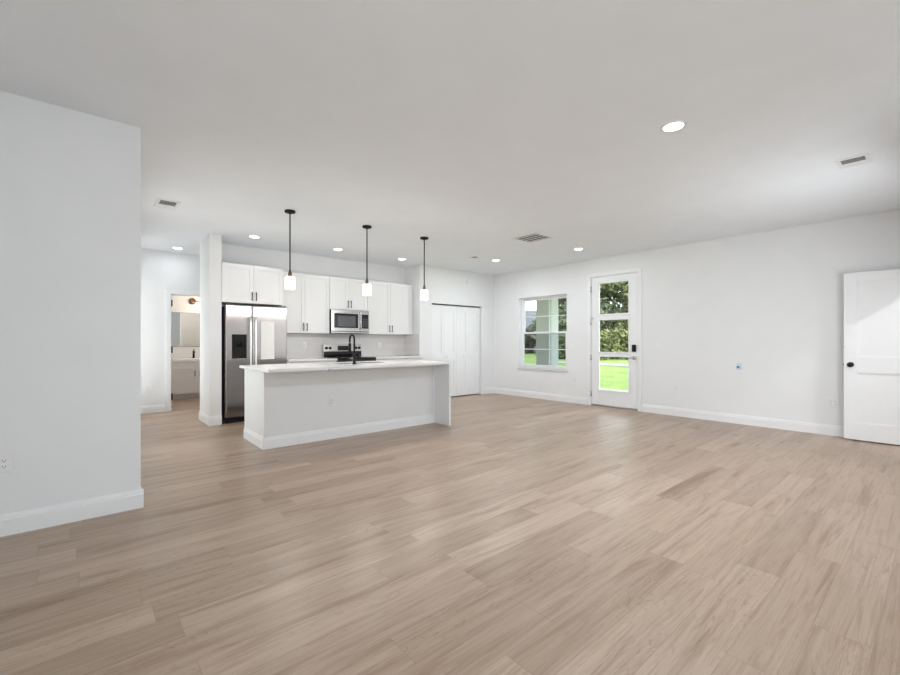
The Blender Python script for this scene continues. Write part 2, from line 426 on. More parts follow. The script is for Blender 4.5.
struct('baseboard_hall', b, M['trim'], 'white baseboard beside the bathroom doorway', 'baseboard')
b = B(); base_x(b, 1.317, 1.487, 6.82, -1); base_y(b, 6.82, 7.50, 1.333, -1)
struct('baseboard_kitchen', b, M['trim'], 'white baseboard around the short wall beside the refrigerator', 'baseboard')
b = B(); base_x(b, 5.08, 5.39, 6.86, -1); base_x(b, 6.82, XR, 6.86, -1)
struct('baseboard_closet', b, M['trim'], 'white baseboard beside the bifold closet doors', 'baseboard')
b = B(); base_x(b, 3.5, 6.20, 0.0, 1); base_y(b, -3.0, 3.787, -2.5, 1); base_x(b, -2.5, 3.5, -3.0, 1); base_y(b, -3.0, 0.0, 3.5, -1)
struct('baseboard_back', b, M['trim'], 'white baseboard along the walls behind the camera', 'baseboard')
b = B(); base_x(b, 1.0, 1.30, 10.8, -1); base_x(b, 2.45, 2.7, 10.8, -1); base_y(b, 8.79, 10.8, 1.0, 1)
struct('baseboard_bathroom', b, M['trim'], 'white baseboard along the bathroom walls', 'baseboard')

# --- backsplash tiles
b = B().box(2.37, 5.075, 7.38, 7.39, 0.91, 1.345); b.box(5.07, 5.08, 6.86, 7.38, 0.91, 1.345)
struct('trim_backsplash', b, M['tile'], 'pale subway tile backsplash between kitchen counter and wall cabinets', 'backsplash')

# --- window (on the right wall): u runs towards -Y, depth into the wall is +X
def win_root(name, label, y, z):
    return thing(name, label, 'window', (XR, y, z), RX, kind='structure')
w = win_root('window_1', 'white single hung window looking out past the porch column', WIN[1], WIN[2])
WW, WHT = WIN[1]-WIN[0], WIN[3]-WIN[2]
b = B(); d0, d1 = 0.075, 0.145
b.box(0, 0.05, d0, d1, 0, WHT, 0.003); b.box(WW-0.05, WW, d0, d1, 0, WHT, 0.003)
b.box(0.05, WW-0.05, d0, d1, 0, 0.035, 0.003); b.box(0.05, WW-0.05, d0, d1, WHT-0.032, WHT, 0.003)
b.build('window_frame', M['vinyl'], w)
mid = 1.375 - WIN[2]
def sash(name, z0, z1, dd, st=0.042, mat='glass'):
    b = B(); a0, a1 = 0.05, WW-0.05
    b.box(a0, a0+st, dd, dd+0.03, z0, z1, 0.003); b.box(a1-st, a1, dd, dd+0.03, z0, z1, 0.003)
    b.box(a0+st, a1-st, dd, dd+0.03, z0, z0+st, 0.003); b.box(a0+st, a1-st, dd, dd+0.03, z1-st, z1, 0.003)
    s = b.build(name, M['vinyl'], w)
    zc = (z0+z1)/2
    B().box(a0+st, a1-st, dd+0.008, dd+0.020, zc-0.007, zc+0.007, 0.002).build('muntin', M['vinyl'], s)
    B().box(a0+st, a1-st, dd+0.011, dd+0.017, z0+st, z1-st).build('pane', M[mat], s)
sash('upper_sash', mid-0.02, WHT-0.032, 0.108, 0.034)
sash('lower_sash', 0.035, mid+0.03, 0.078, 0.036, mat='screen')
B().box(-0.03, WW+0.03, -0.03, 0.075, -0.022, 0.0, 0.005).build('window_sill', M['trim'], w)
b = B()
for u in (WW*0.32, WW*0.68): b.box(u-0.03, u+0.03, 0.066, 0.080, mid+0.03, mid+0.042, 0.003)
b.build('sash_lock', M['vinyl'], w)

# --- unseen windows, added to carry the fill lamps
def fill_window(name, label, loc, rz, W, Hh):
    w = thing(name, label, 'window', loc, rz, kind='structure')
    b = B()
    for u0, u1, z0, z1 in ((0, 0.06, 0, Hh), (W-0.06, W, 0, Hh), (W/2-0.04, W/2+0.04, 0, Hh), (0.06, W-0.06, 0, 0.06), (0.06, W-0.06, Hh-0.06, Hh)):
        b.box(u0, u1, 0.0, 0.05, z0, z1, 0.003)
    b.build('window_frame', M['vinyl'], w)
    B().box(0.06, W-0.06, 0.02, 0.026, 0.06, Hh-0.06).build('pane', M['glass'], w)
fill_window('fill_window_2', 'wide white window added unseen in the side wall left of the camera for fill light', (-2.53, WS[0], WS[2]), PI/2, 2.5, 1.9)
fill_window('fill_window_3', 'white window added unseen in the wall right of the camera for fill light', (WG[1], -0.03, WG[2]), PI, 0.8, 1.5)
fill_window('fill_window_4', 'tall white window added unseen in the passage wall behind the island end for fill light', (0.279, WH[0][0], WH[0][2]), PI/2, 1.0, 2.0)
fill_window('fill_window_5', 'tall white window added unseen in the passage wall next to the bathroom doorway for fill light', (0.279, WH[1][0], WH[1][2]), PI/2, 0.85, 2.0)

# --- patio door
d = thing('door_1', 'white patio door with three stacked glass panes and black keypad lock', 'door', (XR, PD[1], 0), RX, kind='structure')
DW = PD[1]-PD[0]
b = B()     # jambs, head and casing
b.box(0.0, 0.018, 0.0, 0.16, 0, 2.415); b.box(DW-0.018, DW, 0.0, 0.16, 0, 2.415); b.box(0.018, DW-0.018, 0.0, 0.16, 2.397, 2.415)
b.box(-0.058, 0.006, -0.016, 0.0, 0, 2.409, 0.003); b.box(DW-0.006, DW+0.058, -0.016, 0.0, 0, 2.409, 0.003); b.box(-0.058, DW+0.058, -0.016, 0.0, 2.409, 2.468, 0.003)
b.build('door_frame', M['trim'], d)
B().box(0.018, DW-0.018, 0.0, 0.15, 0.0, 0.030, 0.004).build('threshold', M['chrome'], d)
u0, u1, t0, t1 = 0.022, DW-0.022, 0.012, 0.056
g0, g1 = 0.166, 0.748                  # glass, in u
rows = ((0.300, 0.930), (1.000, 1.600), (1.695, 2.280))
b = B()
b.box(u0, g0, t0, t1, 0.034, 2.394, 0.003); b.box(g1, u1, t0, t1, 0.034, 2.394, 0.003)
zs = [0.034] + [z for r in rows for z in r] + [2.394]
for i in range(0, len(zs), 2): b.box(g0, g1, t0, t1, zs[i], zs[i+1])
leaf = b.build('door_panel', M['trim'], d)
for z0, z1 in rows:
    b = B()
    b.box(g0-0.018, g0+0.010, t0-0.010, t0, z0-0.018, z1+0.018, 0.003); b.box(g1-0.010, g1+0.018, t0-0.010, t0, z0-0.018, z1+0.018, 0.003)
    b.box(g0+0.010, g1-0.010, t0-0.010, t0, z0-0.018, z0+0.010, 0.003); b.box(g0+0.010, g1-0.010, t0-0.010, t0, z1-0.010, z1+0.018, 0.003)
    b.build('glazing_bead', M['trim'], leaf)
    B().box(g0, g1, 0.030, 0.038, z0, z1).build('pane', M['glass'], leaf)
for z in (0.22, 0.90, 1.56, 2.18):
    B().box(0.004, 0.026, -0.006, 0.012, z-0.05, z+0.05, 0.002).lathe([(0.007, z-0.052), (0.007, z+0.052)], (0.016, -0.008, 0), 10).build('hinge', M['chrome'], d)
B().box(0.010, 0.075, -0.018, -0.004, 1.625, 1.640, 0.003).box(0.02, 0.032, -0.026, -0.006, 1.56, 1.66, 0.003).build('door_guard', M['chrome'], d)
ku = PD[1]-3.52
B().box(ku-0.034, ku+0.034, -0.014, t0, 1.02, 1.145, 0.008, seg=2).build('keypad_lock', M['black'], d)
b = B().lathe([(0.0, -0.030), (0.030, -0.030), (0.032, -0.004), (0.032, 0.012)], (ku+0.01, 0, 0.915), 20, 'Y')
b.tube([(ku+0.01, -0.03, 0.915), (ku+0.01, -0.055, 0.915), (ku-0.02, -0.060, 0.915), (ku-0.085, -0.058, 0.915)], 0.009)
b.build('door_lever', M['chrome'], d)

# --- panelled leaf shared by the interior doors (front at local y = 0, u = 0 at left)
def panel_leaf(b, W, z0, z1, panels, th=0.035, both=True):
    """panels: list of (u0, u1, z0, z1); frame members around recessed fields"""
    us = sorted({p[0] for p in panels} | {p[1] for p in panels})
    b.box(0, us[0], 0, th, z0, z1, 0.0015); b.box(us[-1], W, 0, th, z0, z1, 0.0015)
    col = sorted(p[2:] for p in panels)
    zz = [z0] + [z for p in col for z in p] + [z1]
    for i in range(0, len(zz), 2): b.box(us[0], us[-1], 0, th, zz[i], zz[i+1], 0.0015)
    for p in panels:
        b.box(p[0], p[1], 0.012, th-0.012, p[2], p[3])
        # sloped sticking around the field
        for (a0, a1, c0, c1) in ((p[0], p[0]+0.012, p[2], p[3]), (p[1]-0.012, p[1], p[2], p[3])):
            b.box(a0, a1, 0.004, th-0.004, c0, c1)
        for (c0, c1) in ((p[2], p[2]+0.012), (p[3]-0.012, p[3])):
            b.box(p[0]+0.012, p[1]-0.012, 0.004, th-0.004, c0, c1)
    return b

# open white door at the right edge: stands parallel to the right wall, hinged at the doorway behind
d = thing('door_2', 'open white two panel door with black knob at the right edge', 'door', (7.06, 0.811, 0), RX, kind='structure')
b = panel_leaf(B(), 0.762, 0.014, 2.032, [(0.118, 0.644, 0.22, 0.83), (0.118, 0.644, 1.015, 1.925)])
leaf = b.build('door_panel', M['trim'], d)
b = B().lathe([(0.031, 0.0), (0.031, -0.007), (0.012, -0.010), (0.011, -0.030), (0.026, -0.038), (0.030, -0.050), (0.024, -0.062), (0.0, -0.066)], (0.062, 0, 0.92), 24, 'Y')
b.lathe([(0.031, 0.035), (0.031, 0.042), (0.012, 0.045), (0.011, 0.065), (0.026, 0.073), (0.030, 0.085), (0.024, 0.097), (0.0, 0.101)], (0.062, 0, 0.92), 24, 'Y')
b.build('door_knob', M['black_metal'], d)
B().box(-0.002, 0.002, 0.006, 0.029, 0.89, 0.95, 0.001).box(-0.010, 0.0, 0.010, 0.024, 0.912, 0.928, 0.002).build('latch', M['bronze'], d)
B().lathe([(0.008, -0.004), (0.008, 0.004)], (0.0, 0.017, 1.13), 12, 'X').build('latch', M['bronze'], d)
for z in (0.25, 1.05, 1.85):
    B().box(0.758, 0.764, 0.004, 0.031, z-0.045, z+0.045, 0.001).build('hinge', M['black_metal'], d)
b = B()     # casing of the doorway it belongs to
b.box(6.27, 6.288, -0.11, 0.0, 0, 2.045); b.box(7.082, 7.10, -0.11, 0.0, 0, 2.045); b.box(6.288, 7.082, -0.11, 0.0, 2.033, 2.045)
b.box(6.205, 6.278, 0.0, 0.016, 0, 2.04, 0.003); b.box(7.092, 7.165, 0.0, 0.016, 0, 2.04, 0.003); b.box(6.205, 7.165, 0.0, 0.016, 2.04, 2.11, 0.003)
struct('trim_bedroom_doorway', b, M['trim'], 'white casing around the doorway behind the open white door', 'door casing')

# bathroom doorway: casing, jamb hinges and the leaf swung into the bathroom
d = thing('door_3', 'white cased doorway to the bathroom with black hinges', 'door', (1.10, 8.68, 0), 0, kind='structure')
b = B()
b.box(0, 0.018, 0, 0.11, 0, 2.03); b.box(0.742, 0.76, 0, 0.11, 0, 2.03); b.box(0.018, 0.742, 0, 0.11, 2.012, 2.03)
b.box(-0.067, 0.008, -0.016, 0, 0, 2.022, 0.003); b.box(0.752, 0.827, -0.016, 0, 0, 2.022, 0.003); b.box(-0.067, 0.827, -0.016, 0, 2.022, 2.095, 0.003)
b.build('door_frame', M['trim'], d)
for z in (0.25, 1.06, 1.86):
    B().box(0.008, 0.030, -0.020, 0.004, z-0.055, z+0.055, 0.002).lathe([(0.009, z-0.057), (0.009, z+0.057)], (0.019, -0.020, 0), 10).build('hinge', M['black_metal'], d)

# bifold closet doors
d = thing('door_4', 'white four leaf bifold closet doors with small knobs', 'door', (CO[0], 6.905, 0), 0, kind='structure')
LW = (CO[1]-CO[0]-0.02)/4
for i in range(4):
    l = panel_leaf(B(), LW-0.004, 0.02, 1.962, [(0.062, LW-0.066, 0.17, 0.80), (0.062, LW-0.066, 0.95, 1.86)], 0.032).build('door_leaf', M['trim'], d)
    l.location = (0.01 + i*LW, 0, 0)
for u in (0.44, 0.92):
    B().lathe([(0.008, 0.0), (0.008, -0.014), (0.016, -0.022), (0.014, -0.030), (0.0, -0.032)], (u, 0, 0.875), 16, 'Y').build('door_knob', M['trim'], d)
B().box(0, CO[1]-CO[0], -0.002, 0.034, 1.975, 1.992).build('door_track', M['dark_grey'], d)

# ================================================================== CEILING FIXTURES
can = thing('recessed_light', '', 'ceiling light', (0, 0, H), 0, 'round recessed ceiling lights')
B().lathe([(0.064, 0.0), (0.067, -0.006), (0.086, -0.004), (0.089, 0.0)], (0, 0, 0), 32).build('trim_ring', M['trim'], can)
B().lathe([(0.0, -0.0045), (0.0645, -0.0045)], (0, 0, 0), 32).build('diffuser', M['led'], can)
spots = [       # position, lamp power, label
    ((3.20, 1.27), 41, 'large round recessed ceiling light nearest the camera'),
    ((1.145, 8.254), 1.8, 'recessed ceiling light in the passage before the bathroom doorway'),
    ((1.88, 6.621), 0.6, 'recessed ceiling light in front of the cabinet above the refrigerator'),
    ((3.202, 6.621), 0.6, 'recessed ceiling light in front of the cabinet above the microwave'),
    ((4.489, 6.621), 0.6, 'recessed ceiling light above the right end of the kitchen cabinets'),
    ((5.919, 5.562), 16, 'recessed ceiling light in front of the bifold closet doors'),
    ((6.242, 3.986), 5.5, 'recessed ceiling light in front of the patio door'),
]
for i, ((x, y), pw, lab) in enumerate(spots):
    o = can if i == 0 else dup(can, (x, y, H), lab)
    o.location = (x, y, H); o['label'] = lab
    lamp('recessed_lamp', 'AREA', (x, y, H-0.008), pw, LED, shape='DISK', size=0.125)
# the lamp of the bedroom beyond the open doorway at the right
o = dup(can, (6.05, -1.05, H), 'recessed ceiling light of the bedroom beyond the open white door')
lamp('recessed_lamp', 'AREA', (6.05, -1.05, H-0.008), 30, (0.95, 0.975, 1.0), shape='DISK', size=0.125)

def vent(name, label, loc, W, L, n, fr=0.03, both=True, rotz=0.0, first=1):
    v = thing(name, label, 'air vent', loc, rotz, None)
    b = B()
    b.box(-W/2, W/2, -L/2, -L/2+fr, -0.008, 0, 0.002); b.box(-W/2, W/2, L/2-fr, L/2, -0.008, 0, 0.002)
    b.box(-W/2, -W/2+fr, -L/2+fr, L/2-fr, -0.008, 0, 0.002); b.box(W/2-fr, W/2, -L/2+fr, L/2-fr, -0.008, 0, 0.002)
    b.build('vent_frame', M['trim'], v)
    B().box(-W/2+fr, W/2-fr, -L/2+fr, L/2-fr, -0.0015, -0.0005).build('duct_opening', M['vent_dark'], v)
    b = B(); step = (L-2*fr)/n
    for i in range(n):
        y = -L/2+fr+(i+0.5)*step; s = first if (i < n*0.6 or not both) else -first
        frac, drop = (0.2, 0.0025) if s == first and both else ((0.46, 0.004) if both else (0.27, 0.006))
        b.prism([(y-s*step*frac, -0.002), (y-s*step*frac+0.002, -0.002), (y+s*step*frac, -0.002-drop), (y+s*step*frac-0.002, -0.002-drop)], 'X', -W/2+fr, W/2-fr)
    b.build('louvers', M['trim'], v)
    return v
vent('ceiling_vent', 'small white ceiling vent above the corner of the left wall', (0.69, 5.70, H), 0.215, 0.38, 10, first=-1)
vent('ceiling_vent', 'square return air vent in the middle of the ceiling', (5.05, 4.0, H), 0.48, 0.46, 4, 0.045, both=False, rotz=-PI/2, first=-1)
vent('ceiling_vent', 'white ceiling vent at the right of the photo near the open door', (4.99, 0.51, H), 0.21, 0.26, 8, rotz=-PI/2, first=-1)
vent('ceiling_vent', 'tiny ceiling vent between the pendant lights and the closet', (5.39, 5.60, H), 0.20, 0.17, 4, both=False, rotz=-PI/2, first=-1)

pen = thing('pendant_light', '', 'pendant light', (0, 0, H), 0, 'pendant lights over the island')
B().lathe([(0.0, 0.0), (0.060, 0.0), (0.062, -0.006), (0.060, -0.022), (0.020, -0.030), (0.010, -0.040), (0.0, -0.040)], (0, 0, 0), 28).build('canopy', M['black_metal'], pen)
B().lathe([(0.0075, -0.03), (0.0075, -0.715)], (0, 0, 0), 12).build('rod', M['black_metal'], pen)
B().lathe([(0.0, -0.705), (0.012, -0.705), (0.014, -0.720), (0.022, -0.742), (0.022, -0.783), (0.0, -0.783)], (0, 0, 0), 20).build('socket_cap', M['brass'], pen)
B().lathe([(0.020, -0.780), (0.050, -0.781), (0.056, -0.787), (0.056, -0.926), (0.052, -0.926), (0.052, -0.789), (0.020, -0.784)], (0, 0, 0), 28).build('lamp_shade', M['shade'], pen)
B().lathe([(0.0, -0.772), (0.014, -0.775), (0.014, -0.800), (0.028, -0.835), (0.030, -0.860), (0.020, -0.885), (0.0, -0.892)], (0, 0, 0), 16).build('bulb', M['shade'], pen)
for i, (x, lab) in enumerate(((1.828, 'black pendant light hanging in front of the refrigerator cabinet, leftmost of the three'),
                              (2.855, 'black pendant light hanging in front of the microwave cabinet, middle of the three'),
                              (3.815, 'black pendant light hanging before the wall between kitchen and closet, rightmost of the three'))):
    o = pen if i == 0 else dup(pen, (x, 5.04, H), lab)
    o.location = (x, 5.04, H); o['label'] = lab
    lamp('pendant_lamp', 'POINT', (x, 5.04, 1.79), 14.0, (1.0, 0.95, 0.88), shadow_soft_size=0.04)

# ================================================================== KITCHEN
def shaker(b, x0, x1, z0, z1, y, th=0.02, st=0.058, rec=0.009):
    b.box(x0, x0+st, y, y+th, z0, z1, 0.0012); b.box(x1-st, x1, y, y+th, z0, z1, 0.0012)
    b.box(x0+st, x1-st, y, y+th, z0, z0+st, 0.0012); b.box(x0+st, x1-st, y, y+th, z1-st, z1, 0.0012)
    b.box(x0+st, x1-st, y+rec, y+th, z0+st, z1-st); return b
def pull(parent, x, y, z, L=0.13, horiz=False):
    b = B()
    if horiz:
        b.box(x-L/2, x+L/2, y-0.034, y-0.024, z-0.006, z+0.006, 0.003)
        for s in (-1, 1): b.box(x+s*(L/2-0.016)-0.005, x+s*(L/2-0.016)+0.005, y-0.026, y, z-0.005, z+0.005)
    else:
        b.box(x-0.006, x+0.006, y-0.034, y-0.024, z-L/2, z+L/2, 0.003)
        for s in (-1, 1): b.box(x-0.005, x+0.005, y-0.026, y, z+s*(L/2-0.016)-0.005, z+s*(L/2-0.016)+0.005)
    return b.build('handle', M['black_metal'], parent)
def wall_cabinet(label, x0, x1, z0, z1, yf, yb):
    """yf: face of the doors"""
    c = thing('wall_cabinet', label, 'cabinet', ((x0+x1)/2, yb, z0), 0, 'white shaker wall cabinets')
    w = (x1-x0)/2; h = z1-z0; f = yf-yb
    B().box(-w, w, f+0.021, 0, 0, h, 0.001).build('cabinet_body', M['cabinet'], c)
    for s in (-1, 1):
        a0, a1 = (-w+0.003, -0.0015) if s < 0 else (0.0015, w-0.003)
        dr = shaker(B(), a0, a1, 0.003, h-0.003, f).build('cabinet_door', M['cabinet'], c)
        pull(dr, s*0.030, f, 0.105)
    return c
UB, UT = 1.342, 2.350
wall_cabinet('deep white cabinet above the refrigerator', 1.489, 2.366, 1.775, UT, 6.815, 7.388)
wall_cabinet('tall white wall cabinet between refrigerator and microwave', 2.368, 3.256, UB, UT, 7.06, 7.378)
wall_cabinet('short white wall cabinet above the microwave', 3.258, 4.006, 1.772, UT, 7.06, 7.378)
c = wall_cabinet('tall white wall cabinet right of the microwave', 4.008, 5.022, UB, UT, 7.06, 7.378)
B().box(0.508, 0.555, -0.295, -0.001, 0, UT-UB, 0.001).build('filler_strip', M['cabinet'], c)
b = B().box(2.368, 2.386, 6.885, 7.378, 0.0, 1.772, 0.001)
tag(b.build('end_panel', M['cabinet']), 'tall white end panel standing right of the refrigerator', 'cabinet panel')

def base_cabinet(label, x0, x1, yf, yb):
    c = thing('base_cabinet', label, 'cabinet', ((x0+x1)/2, yb, 0), 0, 'white shaker base cabinets')
    w = (x1-x0)/2; f = yf-yb
    B().box(-w, w, f+0.021, 0, 0.10, 0.876, 0.001).box(-w, w, f+0.09, 0, 0.0, 0.10).build('cabinet_body', M['cabinet'], c)
    for s in (-1, 1):
        a0, a1 = (-w+0.003, -0.0015) if s < 0 else (0.0015, w-0.003)
        dr = shaker(B(), a0, a1, 0.105, 0.70, f).build('cabinet_door', M['cabinet'], c); pull(dr, s*0.035, f, 0.61)
        dw = shaker(B(), a0, a1, 0.706, 0.872, f, st=0.045).build('drawer', M['cabinet'], c); pull(dw, (a0+a1)/2, f, 0.79, horiz=True)
base_cabinet('white base cabinet between refrigerator and range', 2.425, 3.248, 6.78, 7.378)
base_cabinet('white base cabinet right of the range', 4.012, 5.066, 6.78, 7.378)
tag(B().box(2.425, 3.25, 6.745, 7.378, 0.877, 0.910, 0.003).build('kitchen_countertop', M['quartz']), 'white back countertop left of the range', 'countertop')
tag(B().box(4.010, 5.068, 6.745, 7.378, 0.877, 0.910, 0.003).build('kitchen_countertop', M['quartz']), 'white back countertop right of the range', 'countertop')

# --- refrigerator, side by side
f = thing('refrigerator', 'stainless side by side refrigerator with dispenser in the left door', 'refrigerator', (1.975, 7.0, 0))
B().box(-0.435, 0.385, -0.125, 0.36, 0.035, 1.725, 0.006).build('fridge_body', M['dark_grey'], f)
B().box(-0.43, 0.43, -0.16, -0.10, 0.0, 0.075, 0.004).build('base_grille', M['black'], f)
sp = -0.075                # split between the doors
yd = -0.205
def curved_door(x0, x1, z0, z1):
    """door slab with softly rolled edges"""
    return B().box(x0, x1, yd, -0.128, z0, z1, 0.014, seg=3)
ld = curved_door(-0.442, sp-0.004, 0.085, 1.742).build('fridge_door', M['steel'], f)
rd = curved_door(sp+0.004, 0.442, 0.085, 1.742).build('fridge_door', M['steel'], f)
for dr, x in ((ld, sp-0.036), (rd, sp+0.036)):
    b = B(); pts = []
    for i in range(13):
        t = i/12; z = 0.50 + 1.06*t
        pts.append((x, yd-0.052-0.012*math.sin(PI*t), z))
    b.tube([(x, yd+0.002, 0.50)] + pts + [(x, yd+0.002, 1.56)], 0.0135, 14)
    b.build('door_handle', M['handle_steel'], dr)
B().box(-0.357, -0.155, yd-0.004, yd+0.012, 0.95, 1.305, 0.004).build('water_dispenser', M['black'], ld)
B().box(-0.345, -0.167, yd-0.006, yd-0.003, 1.19, 1.29, 0.002).build('dispenser_panel', M['black'], ld)
b = B().box(-0.335, -0.177, yd-0.0055, yd-0.0035, 0.965, 1.17, 0.001)
b.lathe([(0.012, 0), (0.018, 0.05), (0.014, 0.07)], (-0.275, yd-0.012, 1.12), 12); b.lathe([(0.012, 0), (0.018, 0.05), (0.014, 0.07)], (-0.225, yd-0.012, 1.12), 12)
b.build('dispenser_nozzle', M['black'], ld)
B().lathe([(0.0, -0.004), (0.014, -0.004), (0.016, 0.0), (0.016, 0.004)], (0.335, yd, 1.668), 20, 'Y').build('badge', M['dark_grey'], rd)
for x in (-0.42, 0.42):
    B().box(x-0.02, x+0.02, -0.20, -0.13, 1.742, 1.756, 0.004).build('hinge_cover', M['dark_grey'], f)
tag(B().box(-0.10, 0.10, 0, 0.0012, 0, 0.585).build('paper_sheet', M['paper'], loc=(2.122, 7.0+yd-0.0016, 0.928)), 'long white sheet stuck on the right refrigerator door', 'paper')

# --- microwave over the range
m = thing('microwave', 'stainless microwave mounted under the short wall cabinet', 'microwave', (3.632, 7.378, 1.348))
B().box(-0.374, 0.374, -0.364, 0, 0.001, 0.42, 0.002).build('microwave_body', M['black'], m)
b = B()
x0, x1, fz0, fz1, y = -0.372, 0.200, 0.035, 0.418, -0.385
b.box(x0, x0+0.055, y, -0.365, fz0, fz1, 0.004); b.box(x1-0.05, x1, y, -0.365, fz0, fz1, 0.004)
b.box(x0+0.055, x1-0.05, y, -0.365, fz0, fz0+0.062, 0.004); b.box(x0+0.055, x1-0.05, y, -0.336, fz1-0.068, fz1, 0.004)
md = b.build('microwave_door', M['steel_light'], m)
B().box(x0+0.055, x1-0.05, y+0.004, y+0.019, fz0+0.062, fz1-0.068).build('door_window', M['black_gloss'], md)
B().box(x0+0.120, x1-0.105, y+0.002, y+0.006, fz0+0.085, fz1-0.105).build('window_mesh', M['oven_window'], md)
B().tube([(0.176, y+0.002, 0.075), (0.176, y-0.035, 0.085), (0.176, y-0.042, 0.21), (0.176, y-0.035, 0.375), (0.176, y+0.002, 0.385)], 0.011).build('door_handle', M['steel_light'], md)
B().box(0.203, 0.372, y, -0.365, fz0, fz1, 0.004).build('control_panel', M['steel_light'], m)
B().box(0.222, 0.358, y-0.003, y+0.004, fz0+0.055, fz1-0.07, 0.002).build('keypad', M['black_gloss'], m)
b = B()
for r in range(5):
    for k in range(3): b.box(0.236+k*0.038, 0.266+k*0.038, y-0.005, y-0.002, 0.115+r*0.034, 0.137+r*0.034, 0.001)
b.build('keypad_buttons', M['dark_grey'], m)
B().box(-0.372, 0.372, y+0.005, -0.365, 0.001, 0.030, 0.003).build('vent_grille', M['steel_light'], m)

# --- range
r = thing('kitchen_range', 'stainless electric range with black glass cooktop and backguard', 'range', (3.63, 7.375, 0))
B().box(-0.376, 0.376, -0.60, -0.005, 0.0, 0.90, 0.003).build('range_body', M['steel'], r)
B().box(-0.378, 0.378, -0.63, -0.075, 0.901, 0.918, 0.004).build('cooktop', M['black_gloss'], r)
for (x, y, rr) in ((-0.19, -0.50, 0.10), (0.19, -0.50, 0.075), (-0.19, -0.23, 0.075), (0.19, -0.23, 0.10)):
    B().lathe([(rr-0.004, 0.9185), (rr, 0.9185), (rr, 0.9192), (rr-0.004, 0.9192)], (x, y, 0), 32).build('burner_ring', M['dark_grey'], r)
B().prism([(-0.010, 0.90), (-0.075, 0.90), (-0.085, 0.96), (-0.060, 1.145), (-0.010, 1.150)], 'X', -0.378, 0.378).build('backguard', M['steel_light'], r)
B().prism([(-0.0855, 0.918), (-0.090, 0.964), (-0.081, 1.02), (-0.0765, 1.02)], 'X', -0.376, 0.376).build('backguard_lower_strip', M['black_gloss'], r)
B().prism([(-0.0795, 1.035), (-0.0825, 1.035), (-0.0705, 1.120), (-0.067, 1.120)], 'X', -0.10, 0.14).build('clock_display', M['black_gloss'], r)
for x in (-0.32, -0.25, 0.27, 0.34):
    B().lathe([(0.026, 0.0), (0.025, -0.012), (0.019, -0.016), (0.017, -0.030), (0.0, -0.031)], (x, -0.070, 1.08), 18, 'Y').build('control_knob', M['black'], r)
B().box(-0.378, 0.378, -0.634, -0.601, 0.82, 0.900, 0.003).build('front_band', M['black_gloss'], r)
B().box(-0.366, 0.366, -0.64, -0.602, 0.20, 0.80, 0.006).box(-0.28, 0.28, -0.642, -0.639, 0.33, 0.66, 0.002, ).build('oven_door', M['steel'], r)
B().tube([(-0.31, -0.64, 0.745), (-0.31, -0.69, 0.745), (0.31, -0.69, 0.745), (0.31, -0.64, 0.745)], 0.012).build('oven_handle', M['steel_light'], r)
B().box(-0.366, 0.366, -0.635, -0.602, 0.03, 0.19, 0.006).build('oven_drawer', M['steel'], r)

# --- island
IX0, IX1, IY0, IY1 = 1.50, 3.912, 4.927, 5.68
isl = thing('island_cabinet', 'long white kitchen island base with baseboard trim', 'kitchen island', ((IX0+IX1)/2, (IY0+IY1)/2, 0))
cx, cy = (IX0+IX1)/2, (IY0+IY1)/2
hx, hy = (IX1-IX0)/2, (IY1-IY0)/2
b = B()
b.box(-hx, hx, -hy, -hy+0.02, 0, 0.875); b.box(-hx, -hx+0.02, -hy+0.02, hy, 0, 0.875); b.box(hx-0.02, hx, -hy+0.02, hy, 0, 0.875)
b.box(-hx+0.02, hx-0.02, hy-0.02, hy, 0.1, 0.875); b.box(-hx+0.02, hx-0.02, -hy+0.02, hy-0.08, 0.08, 0.10)
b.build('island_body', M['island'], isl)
b = B()
base_x(b, -hx-0.016, hx-0.03, -hy, -1); base_y(b, -hy, hy, -hx, -1)
b.build('island_baseboard', M['trim'], isl)
B().box(hx-0.03, hx, -hy-0.018, -hy, 0, 0.875, 0.002).build('corner_stile', M['cabinet'], isl)
B().box(-hx-0.004, -hx, hy-0.06, hy, 0.132, 0.875, 0.001).build('corner_stile', M['cabinet'], isl)
nd = 4; dw = (2*hx-0.04)/nd
for i in range(nd):
    x0 = -hx+0.02+i*dw
    b = shaker(B(), -(x0+dw-0.002), -(x0+0.002), 0.11, 0.86, 0)
    dr = b.build('cabinet_door', M['cabinet'], isl); dr.location = (0, hy+0.021, 0); dr.rotation_euler[2] = PI
    pull(dr, -(x0+dw/2)+(dw/2-0.05)*(1 if i % 2 else -1), 0, 0.72)
SX0, SX1, SY0, SY1 = 2.52, 3.24, 5.12, 5.50           # sink cut-out
CX0, CX1, CY0, CY1 = 1.44, 3.945, 4.585, 5.69
b = B(); z0, z1 = 0.876, 0.906
b.box(CX0, SX0, CY0, CY1, z0, z1); b.box(SX1, CX1, CY0, CY1, z0, z1)
b.box(SX0, SX1, CY0, SY0, z0, z1); b.box(SX0, SX1, SY1, CY1, z0, z1)
b.box(IX1+0.001, CX1, CY0, CY1, 0.0, z0)
ct = b.build('island_countertop', M['quartz']); tag(ct, 'white island countertop with a waterfall end panel on the right', 'countertop')
